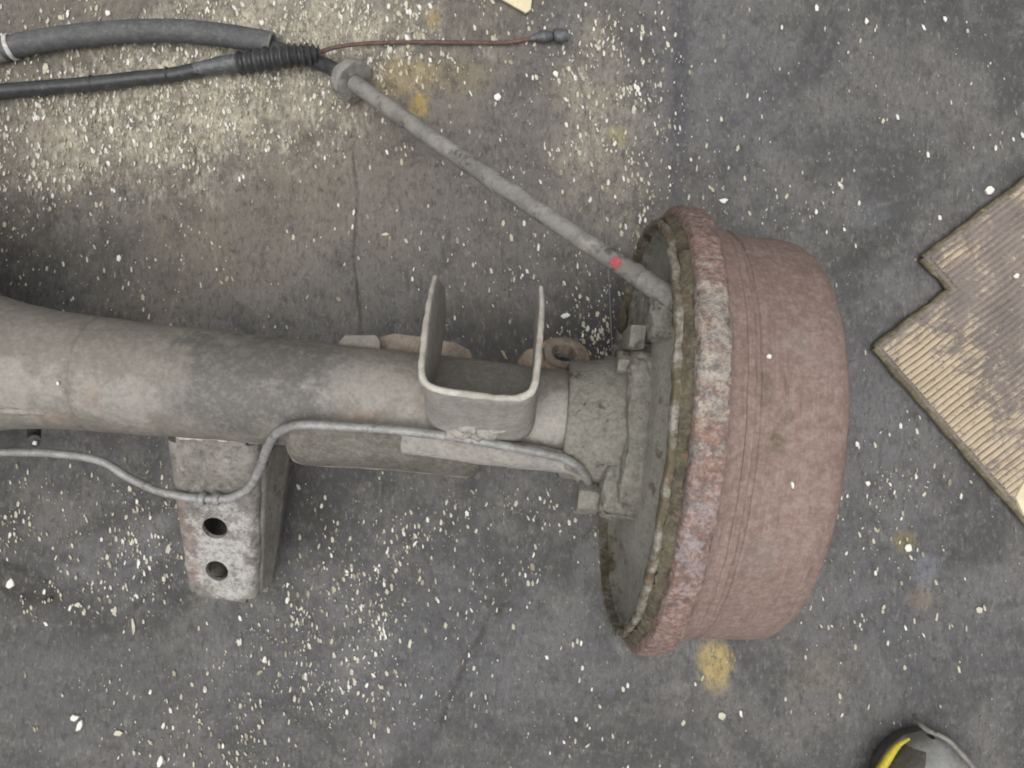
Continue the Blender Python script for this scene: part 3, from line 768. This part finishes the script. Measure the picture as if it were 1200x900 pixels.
# ------------------------------------------------------------------ first handbrake cable: plugged into the drum's backing plate
cab = thing('brake_cable', 'grey sheathed handbrake cable running from the drum through a fat ring into a black hose', 'cable', P(412, 100, 0))
cm = cab.location
def CB(px, py, z): return P(px, py, z) - cm
p_a, p_b = P(796, 355, .225), P(412, 95, .020)
ln = lambda t_: p_a.lerp(p_b, t_)
rod_pts = [ln(i / 24) + Vector((0, 0, -.010 * math.sin(math.pi * i / 24))) - cm for i in range(25)]
sleeve = tube('cable_sheath', rod_pts, .0074, M['cable'], cab, 18, 2, rough=.0005, rscale=70, radfn=lambda u: .0062 + .0010 * u)
def sheath_at(u):
    i = u * 24; k = min(int(i), 23); return rod_pts[k].lerp(rod_pts[k + 1], i - k)
tube('ferrule', [sheath_at(.005), sheath_at(.075)], .0070, M['ferrule'], cab, 18, 4, rough=.0003)
tube('collar', [sheath_at(.075), sheath_at(.100)], .0071, M['cable'], cab, 18, 4, rough=.0003)
for u in (.47, .56):
    tube('crimp', [sheath_at(u - .006), sheath_at(u + .03)], .0074, M['cable'], sleeve, 18, 3, rough=.0005)
# red paint dab, hugging the sheath
u0 = sheath_at(.130); ax_d = (sheath_at(.148) - sheath_at(.113)).normalized()
va, fa = [], []
upv = Vector((0, 0, 1)); upv = (upv - ax_d * upv.dot(ax_d)).normalized(); sdv = ax_d.cross(upv)
for i in range(9):
    for j in range(9):
        aa, bb = (i - 4) / 4, (j - 4) / 4
        rr = min(1, 1 / max(1e-6, math.hypot(aa, bb))) if math.hypot(aa, bb) > 1 else 1
        th = bb * rr * 0.52 * (1 + .5 * nz((aa, bb, 3), 1.7)) - .35
        va.append(u0 + ax_d * (aa * rr * .0048 * (1 + .6 * nz((aa, bb, 0), 1.7))) + (upv * math.cos(th) + sdv * math.sin(th)) * .0068)
for i in range(8):
    for j in range(8): fa.append((i * 9 + j, (i + 1) * 9 + j, (i + 1) * 9 + j + 1, i * 9 + j + 1))
mesh('paint_dab', va, fa, M['red'], sleeve)
# grommet: thick rubber ring with a flange
ga = (rod_pts[-2] - rod_pts[-1]).normalized()
gc = rod_pts[-1] + Vector((0, 0, .0))
ring_at('grommet', gc + Vector((0, 0, .001)), .0185, .0070, .0085, M['cable'], cab, (ga.x, ga.y, ga.z * .8), 44, .0008)
ring_at('grommet_collar', gc - ga * .008 + Vector((0, 0, .000)), .0125, .0060, .011, M['cable'], cab, (ga.x, ga.y, ga.z * .8), 36, .0006)
tube('rear_sheath', [CB(408, 93, .019), CB(392, 82, .016), CB(378, 75, .013), CB(345, 64, .011), CB(312, 53, .0105)], .0065, M['black'], cab, 14, 5)
hose = tube('protective_hose', [CB(-90, 82, .012), CB(0, 58, .012), CB(60, 46, .012), (CB(130, 38, .012)), CB(200, 36, .012), CB(260, 41, .012), CB(319, 51, .012)], .0098, M['hose'], cab, 20, 10, rough=.0005, rscale=40)
ring_at('hose_mouth', CB(319, 51, .012), .0100, .0070, .0016, M['cable'], hose, (.95, -.2, .0), 28, .0003)
ring_at('hose_clip', CB(13, 55, .012), .0112, .0097, .0042, M['white'], hose, (.95, .22, 0), 28, .0004)
ring_at('hose_band', CB(-1, 58, .012), .0106, .0097, .008, M['cable'], hose, (.95, .22, 0), 28, .0004)

# ------------------------------------------------------------------ second cable: black with bellows, bare inner wire and end nipple
cab2 = thing('brake_cable', 'black handbrake cable with ribbed bellows and bare rusty inner wire ending in a nipple', 'cable', P(250, 80, 0))
cm2 = cab2.location
def C2(px, py, z): return P(px, py, z) - cm2
tube('outer_sheath', [C2(-90, 118, .009), C2(0, 107, .009), C2(60, 102, .009), C2(108, 98, .009), C2(160, 92, .009), C2(200, 88, .009), C2(240, 80, .010)], .0062, M['black'], cab2, 16, 8, rough=.0002)
for px, py in ((108, 97.5), (197, 88)):
    ring_at('sheath_band', C2(px, py, .009), .0070, .0058, .0025, M['black'], cab2, (1, .13, 0), 24, .0001)
tube('bellows_neck', [C2(228, 82, .010), C2(255, 77, .011), C2(285, 73, .013)], .006, M['dark_metal'], cab2, 16, 5, rough=.0006, rscale=140, radfn=lambda u: .0058 + .0022 * u)
tube('bellows', [C2(282, 74, .014), C2(320, 68, .0215), C2(350, 65, .0225), C2(375, 62, .0185)], .009, M['black'], cab2, 20, 34, radfn=lambda u: (.0086 if u < .8 else .0086 - (u - .8) * .018) + .0016 * math.cos(u * 2 * math.pi * 11))
tube('inner_wire', [C2(370, 63, .019), C2(395, 55, .012), C2(430, 51, .006), C2(480, 49.5, .005), C2(540, 50, .005), C2(590, 50, .005), C2(625, 45, .006), C2(640, 43, .006)], .0018, M['wire'], cab2, 10, 8, rough=.0003)
tube('end_sleeve', [C2(622, 45.5, .0065), C2(634, 43, .0065), C2(648, 42.5, .0065)], .0042, M['dark_metal'], cab2, 14, 6, radfn=lambda u: .0026 + .0030 * math.exp(-((u - .62) / .3) ** 2))
tube('nipple', [C2(649, 42.5, .0065), C2(653, 42, .0065), C2(661, 42, .0065), C2(666, 42, .0065)], .005, M['dark_metal'], cab2, 16, 4, radfn=lambda u: .0045 + .0014 * math.sin(math.pi * min(1, u * 1.1)))

# ------------------------------------------------------------------ thin strand and top scrap
strand = tube('wire_strand', [P(672, 66, .0016), P(680, 95, .0016), P(689, 140, .0020), P(699, 200, .0022), P(708, 255, .0022), P(713, 320, .0022), P(716, 380, .0022), P(718, 425, .0020)], .0005, M['cable'], None, 8, 6)
tag(strand, 'thin pale wire strand on the floor, crossing under the grey sheathed cable near the drum', 'wire')

def blade(name, pts, z, th, mat, label, cat, bend=0.0):
    vs = [P(x, y, z + (bend * i)) for i, (x, y) in enumerate(pts)]
    o_ = prism(name, vs, (0, 0, -th), mat, None, .0004)
    return tag(o_, label, cat)
blade('card_scrap', [(560, -22), (590, 0), (616, 15), (622, 11), (624, -8), (600, -40)], .006, .003, M['card'], 'torn cream card scrap lying above the nipple end of the black cable', 'scrap', .0006)

# ------------------------------------------------------------------ ribbed mat on the right
MZ = .011
mat_root = thing('ribbed_mat', 'worn ribbed mat offcut with stepped corner and cream worn patches, right of the drum', 'mat', P(1027, 407, 0))
mm = mat_root.location
K2 = (CAM_H - MZ) / F_PX
o0 = P(1027, 407, MZ); o0.z = 0
e1 = (P(1117, 339, MZ) - P(1027, 407, MZ)); e1.z = 0; L1 = e1.length; e1.normalize()
e2 = (P(1200, 606, MZ) - P(1027, 407, MZ)); e2.z = 0; e2.normalize()
STEP_V = 50 * K2
def MP(u, v_, z): return (o0 - mm) + e1 * u + e2 * v_ + Vector((0, 0, z))
U1, V1 = .32, .36
body = prism('mat_base', [MP(0, 0, MZ - .0016), MP(L1, 0, MZ - .0016), MP(L1, -STEP_V, MZ - .0016), MP(U1, -STEP_V, MZ - .0016), MP(U1, V1, MZ - .0016), MP(0, V1, MZ - .0016)], (0, 0, -(MZ - .0026)), M['mat_body'], mat_root, .0008)
# rounded olive border strips along the cut edges
eo = []
def border(a, b):
    tube('mat_border', [a, a.lerp(b, .25), a.lerp(b, .5), a.lerp(b, .75), b], .0030, M['mat_edge'], mat_root, 10, 10, rough=.0018, rscale=130)
border(MP(0, 0, .0062), MP(0, V1, .0062)); border(MP(0, 0, .0062), MP(L1, 0, .0062))
border(MP(L1, 0, .0062), MP(L1, -STEP_V, .0062)); border(MP(L1, -STEP_V, .0062), MP(U1, -STEP_V, .0062))
# ribs: low worn ridges parallel to the upper edges, joined as one part (under ten pixels each)
rv, rf = [], []
pitch = 7.4 * K2
k = 0
vv_ = -STEP_V + pitch * .8
while vv_ < V1 - .002:
    u_s = (L1 if vv_ < 0.001 else 0) + .0035
    nseg = 90
    prev = None
    for i in range(nseg + 1):
        u_ = u_s + (U1 - u_s) * i / nseg
        base = MP(u_, vv_, 0)
        hgt = MZ + .0010 * (0.35 + 1.3 * nz(base, 45, 2.0)) - .0003
        hw = pitch * .40
        cs = []
        for (dv, dz) in ((-hw, -.0009), (-hw * .4, .0), (hw * .4, .0), (hw, -.0009)):
            zz = max(MZ - .0017, hgt + dz + .0003 * nz(base + Vector((dv, dz, 0)), 200))
            if dz < 0: zz = MZ - .0018
            rv.append(MP(u_, vv_ + dv + .0011 * nz(base, 22) + .0004 * nz(base, 70), zz)); cs.append(len(rv) - 1)
        if prev:
            for q in range(3): rf.append((prev[q], prev[q + 1], cs[q + 1], cs[q]))
        prev = cs
    vv_ += pitch
ribs = mesh('mat_ribs', rv, rf, M['mat_rib'], mat_root)
ribs['kind'] = 'stuff'

scrap = prism('wood_scrap', [P(1190, 583, .012), P(1199, 566, .012), P(1240, 560, .012), P(1262, 600, .012), P(1225, 622, .012), P(1199, 604, .012)], (0, 0, -.011), M['card'], None, .002, rough=.0012)
tag(scrap, 'pale yellow scrap of wood against the lower edge of the ribbed mat', 'scrap')

# ------------------------------------------------------------------ boot toe, lower right (the rest lies outside the frame)
boot = thing('work_boot', 'grey rubber work boot toe with a yellow stripe round its welt', 'boot', P(1072, 903, 0))
b0 = boot.location
LEN, BW = .29, .098
def width_at(u):                     # half width, u from toe (0) to heel (1)
    pts = [(0, .0), (.015, .017), (.05, .030), (.10, .040), (.18, .047), (.30, .0495), (.42, .046), (.55, .038), (.70, .0345), (.85, .035), (.95, .029), (1.0, .0)]
    for (a, wa), (b, wb) in zip(pts, pts[1:]):
        if u <= b:
            t_ = (u - a) / (b - a); return wa + (wb - wa) * t_
    return 0
def boot_pt(u, side): 
    return Vector((side * width_at(u) + .004 * math.sin(u * 3), .040 - u * LEN, 0))
us = [0.0, .004, .015, .03, .05, .075, .10, .14, .18, .24, .30, .36, .42, .48, .55, .62, .70, .78, .85, .90, .95, .98, 1.0]
def outline(scale=0.0):
    return [boot_pt(u, -1) for u in us] + [boot_pt(u, 1) for u in us[-2:0:-1]]
def layer(name, z0, z1, grow, mat):
    ol = outline()
    c0 = Vector((0, .04 - LEN / 2, 0))
    pts = []
    for p in ol:
        d = (p - c0); d = Vector((d.x, d.y * .4, 0)).normalized()
        pts.append(p + d * grow + Vector((0, 0, z0)))
    return prism(name, pts, (0, 0, z1 - z0), mat, boot, .0015)
layer('sole', .001, .014, .0005, M['toe_dark'])
layer('welt', .014, .019, .0022, M['toe'])
# upper: loft of arched sections
def top_h(u):
    pts = [(0, .030), (.03, .042), (.08, .052), (.15, .058), (.25, .062), (.35, .072), (.45, .090), (.55, .118), (.65, .14), (.8, .14), (.9, .14), (1, .14)]
    for (a, wa), (b, wb) in zip(pts, pts[1:]):
        if u <= b: return wa + (wb - wa) * (u - a) / (b - a)
    return .14
def shell(name, ua, ub, grow, mat, th0=0.0, th1=math.pi, nu=26, nt=28):
    v, f = [], []
    for i in range(nu + 1):
        u = ua + (ub - ua) * i / nu
        uu = max(u, .0005)
        for j in range(nt + 1):
            th = th0 + (th1 - th0) * j / nt
            w, h = width_at(uu) + grow, top_h(u) - .019 + grow
            ct, st = math.cos(th), math.sin(th)
            x = w * math.copysign(abs(ct) ** .8, ct); z = .019 + h * abs(st) ** .75
            p = Vector((x + .004 * math.sin(u * 3), .040 - u * LEN + (grow if u < .02 else 0), z))
            v.append(p + Vector((nz(p, 50), nz(p, 50, 3), nz(p, 50, 5))) * .0012)
    for i in range(nu):
        for j in range(nt): f.append((i * (nt + 1) + j, (i + 1) * (nt + 1) + j, (i + 1) * (nt + 1) + j + 1, i * (nt + 1) + j + 1))
    return mesh(name, v, f, mat, boot)
shell('upper', 0.0, 1.0, 0.0, M['toe'], nu=44)
shell('toe_cap', 0.0, .30, .0022, M['toe'], math.radians(0), math.radians(180))
shell('side_patch', .02, .45, .0034, M['toe_dark'], math.radians(115), math.radians(172))
tube('welt_stripe', [boot_pt(u, -1) + Vector((-.0062, .005 if u < .05 else .002, .026 + .004 * (1 - u))) for u in (.012, .03, .05, .075, .10, .14, .18, .24, .30, .40)], .0048, M['yellow'], boot, 12, 6, radfn=lambda u: .0012 + .0024 * min(1, u * 4))
tube('pale_lace', [b0 * 0 + (P(x, y, z) - b0) for x, y, z in ((1072, 838, .030), (1078, 848, .044), (1088, 856, .052), (1100, 861, .056), (1112, 868, .058), (1122, 878, .058), (1138, 896, .052), (1150, 915, .045))], .0020, M['cable'], boot, 8, 6)

# ------------------------------------------------------------------ larger chips one by one, then the fine spill
def chip(px, py, wpx, hpx, ang, label, mat='chip_white', z=None, sl=None, thick=.0014):
    z0 = 0.0 if z is None else z
    sc_ = (CAM_H - z0) / F_PX
    w, h = wpx * sc_ * .42, hpx * sc_ * .45
    n = random.choice((5, 6, 7))
    pts = []
    for i in range(n):
        a = 2 * math.pi * (i + random.uniform(-.25, .25)) / n
        x, y = w * math.cos(a) * random.uniform(.55, 1.15), h * math.sin(a) * random.uniform(.55, 1.15)
        ca, sa = math.cos(R(ang)), math.sin(R(ang))
        pts.append(Vector((x * ca - y * sa, x * sa + y * ca, 0)))
    c_ = P(px, py, z0)
    base = z0 if z is not None else float(floor_h(np.array([c_.x]), np.array([c_.y]))[0])
    o = prism('chip', [p for p in pts], (0, 0, thick), M[mat], None, .0003)
    o.location = (c_.x, c_.y, base + .0001)
    if sl: o.rotation_euler = sl
    tag(o, label, 'chip', 'larger pale chips')
    return o
chip(95, 849, 10, 20, -15, 'white chip shaped like a sliver near the lower left corner of the floor', thick=.003)
chip(89, 840, 13, 9, 20, 'squarish white chip touching the sliver near the lower left floor corner', thick=.003)
chip(157, 733, 7, 28, 6, 'longest thin cream chip, on the floor left of and below the holed bracket', 'chip')
chip(11, 685, 11, 15, -20, 'plump white chip beside the dark gouge at the left floor edge', thick=.003)
chip(92, 708, 11, 9, 10, 'cream chip on the floor between the gouge and the longest thin chip', 'chip')
chip(304, 788, 14, 6, 40, 'orange-tan chip on the floor below the holed bracket', 'straw')
chip(138, 859, 15, 9, 12, 'flat cream chip right of the white sliver at the lower left', 'chip')
chip(189, 890, 9, 17, -18, 'white chip at the bottom edge of the floor, lower left', thick=.003)
chip(583, 114, 11, 10, 5, 'square white chip on the floor right of the yellow stain and below the bare wire')
chip(651, 87, 10, 9, 25, 'white chip on the floor below the nipple end of the black cable')
chip(479, 54, 6, 10, 0, 'cream chip touching the bare rusty inner wire', 'chip')
chip(452, 275, 13, 6, 0, 'flat cream chip on the floor below the middle of the grey sheathed cable', 'chip')
chip(466, 144, 7, 13, 25, 'cream chip lying close under the grey cable, next to its fat ring', 'chip')
chip(178, 171, 7, 13, 10, 'white chip on the brown floor below the black cable')
chip(54, 80, 9, 16, -8, 'white chip between the thick hose and the black cable', 'chip')
chip(128, 16, 9, 9, 5, 'white chip above the thick hose near the top edge')
chip(662, 370, 17, 9, 10, 'white splintered chip just behind the round damper eye')
chip(591, 416, 6, 19, 28, 'straw coloured splinter between the uprights of the saddle bracket', 'straw')
chip(1015, 25, 7, 12, -5, 'white chip near the top edge on the floor above the ribbed mat')
chip(1107, 23, 8, 9, 20, 'round white chip near the top right corner of the floor')
chip(1159, 224, 18, 12, 15, 'largest white chip, against the top edge of the ribbed mat', thick=.003)
chip(847, 236, 13, 9, 10, 'white chip on the floor just behind the top of the drum rim', thick=.002)
chip(956, 249, 6, 11, 0, 'white chip on the floor behind the outer corner of the drum')
chip(1064, 642, 14, 11, -10, 'white chip on the floor between the drum and the lower mat edge')
chip(1147, 715, 12, 9, -10, 'cream chip on the bare floor below the ribbed mat', 'chip')
chip(846, 838, 12, 14, 20, 'cream chip on the floor directly below the yellow sawdust patch', 'chip')
chip(868, 836, 6, 11, 5, 'white chip beside the cream one below the yellow sawdust patch')
chip(1016, 566, 7, 8, 0, 'small white chip on the floor right of the drum')
chip(1190, 324, 10, 8, 30, 'white chip lying on top of the ribbed mat', z=.0125)
# on the drum and the tube
def on_drum(px, py, s_r, w, h, ang, label):
    # find the drum surface point seen at this pixel
    o_, d_ = AX_I @ Vector((0, 0, CAM_H)), (AX_I.to_3x3() @ (P(px, py, 0) - Vector((0, 0, CAM_H)))).normalized()
    a_ = d_.y ** 2 + d_.z ** 2; b_ = o_.y * d_.y + (o_.z - AZ) * d_.z; c_ = o_.y ** 2 + (o_.z - AZ) ** 2 - s_r ** 2
    t_ = (-b_ - math.sqrt(b_ * b_ - a_ * c_)) / a_
    p_ = AX_M @ (o_ + d_ * t_)
    n_l = Vector((0, (o_ + d_ * t_).y, (o_ + d_ * t_).z - AZ)).normalized()
    n_w = AX_M.to_3x3() @ n_l
    ch = chip(px, py, w, h, ang, label, z=p_.z, thick=.0012)
    ch.location = p_ + n_w * .0004
    ch.rotation_euler = Vector((0, 0, 1)).rotation_difference(n_w).to_euler()
on_drum(900, 419, .1408, 9, 7, 20, 'upper of two white chips lying on the brown drum')
on_drum(928, 568, .1408, 6, 13, 15, 'lower of two white chips lying on the brown drum')
on_drum(69, 449, .0402, 4, 8, 0, 'tiny white chip on the grey axle tube near the ring seam')

def sample_density(n):
    """pixel-space sketch of how thickly the granules lie on the floor"""
    blobs = [(120, 140, 150, 55, 20, 2.3), (230, 120, 120, 50, 12, 2.2), (180, 640, 60, 70, 0, .5), (700, 130, 70, 60, 0, .4), (330, 125, 110, 45, 0, 1.1), (330, 25, 170, 40, 0, 2.0), (60, 75, 90, 30, 0, .9), (90, 190, 90, 30, 0, .6), (470, 40, 120, 60, 0, .55), (700, 70, 70, 80, 0, .5),
             (740, 190, 50, 110, 0, .55), (700, 390, 45, 55, 0, .9), (420, 700, 70, 110, 0, .6), (350, 780, 100, 80, 0, .5), (230, 870, 110, 50, 0, .4), (150, 640, 60, 60, 0, .55), (20, 600, 40, 40, 0, .8), (70, 705, 70, 18, 0, .6), (500, 640, 110, 70, 0, .25),
             (1060, 580, 60, 60, 0, .45), (900, 230, 110, 30, 0, .35), (1080, 100, 120, 90, 0, .11), (600, 620, 150, 50, 0, .25), (550, 800, 200, 90, 0, .08), (650, 200, 200, 120, 0, .15), (980, 720, 140, 100, 0, .09), (120, 300, 160, 60, 0, .2), (40, 60, 60, 60, 0, .6), (150, 20, 120, 30, 0, .5), (560, 330, 60, 40, 0, .2)]
    out = []
    B = np.array([b[:4] + (math.radians(b[4]), b[5]) for b in blobs])
    while len(out) < n:
        q = rng.random((4000, 2)) * [1330, 1010] + [-60, -55]
        d = np.full(len(q), .026)
        for bx, by, rx, ry, ro, kk in B:
            dx, dy = q[:, 0] - bx, q[:, 1] - by
            u = (dx * math.cos(ro) - dy * math.sin(ro)) / rx; v = (dx * math.sin(ro) + dy * math.cos(ro)) / ry
            d += kk * np.exp(-(u * u + v * v))
        # clumping
        W = P(0, 0, 0)
        X, Y = (q[:, 0] - 600) * K, (450 - q[:, 1]) * K
        d *= np.clip(1.0 + 2.2 * value_noise(X, Y, 45, 21) + 1.6 * value_noise(X, Y, 130, 22), 0.05, 3)
        out += q[rng.random(len(q)) < d * .55].tolist()
    return np.array(out[:n])

NCH = 8000
pts = sample_density(NCH)
X, Y = (pts[:, 0] - 600) * K, (450 - pts[:, 1]) * K
H = floor_h(X, Y)
in_mat = []
sv, sf, smi = [], [], []
e1i = Matrix(((e1.x, e2.x), (e1.y, e2.y))).inverted()
for i in range(NCH):
    uv = e1i @ Vector((X[i] - o0.x, Y[i] - o0.y))
    if uv.x > -.002 and uv.y > (-.002 if uv.x < L1 - .002 else -STEP_V - .002): continue
    big = rng.random()
    ln_ = (0.9 + 3.6 * rng.random() ** 2.6 + (2.2 if big > .98 else 0)) * 1.70 * K
    wd = ln_ * (.22 + .34 * rng.random())
    th = .0003 + .0006 * rng.random()
    a = math.pi / 2 + rng.normal(0, .26)
    ca, sa = math.cos(a), math.sin(a)
    tx, ty = rng.normal(0, .12), rng.normal(0, .12)
    n0 = len(sv)
    quad = [(-1, -.7), (.2, -1), (1, .2), (.5, 1), (-.8, .9)]
    for zz in (0, 1):
        for (p, q) in quad:
            p, q = p * ln_ / 2 * (0.85 + .3 * rng.random()), q * wd / 2 * (0.85 + .3 * rng.random())
            x, y = p * ca - q * sa, p * sa + q * ca
            sv.append((X[i] + x, Y[i] + y, H[i] + .0002 + zz * th + max(-.0006, tx * x + ty * y)))
    sf.append((n0 + 5, n0 + 6, n0 + 7, n0 + 8, n0 + 9))
    for q in range(5): sf.append((n0 + q, n0 + (q + 1) % 5, n0 + 5 + (q + 1) % 5, n0 + 5 + q))
    r_ = rng.random()
    smi += [0 if r_ < .55 else (1 if r_ < .80 else 2)] * 6
me = bpy.data.meshes.new('spilled_granules')
me.from_pydata(sv, [], sf)
for k_ in ('chip', 'chip_white', 'straw'): me.materials.append(M[k_])
me.polygons.foreach_set('material_index', smi)
gran = bpy.data.objects.new('spilled_granules', me); col.objects.link(gran)
gran['kind'] = 'stuff'
tag(gran, 'fine pale granules and splinters scattered over the concrete floor', 'debris')
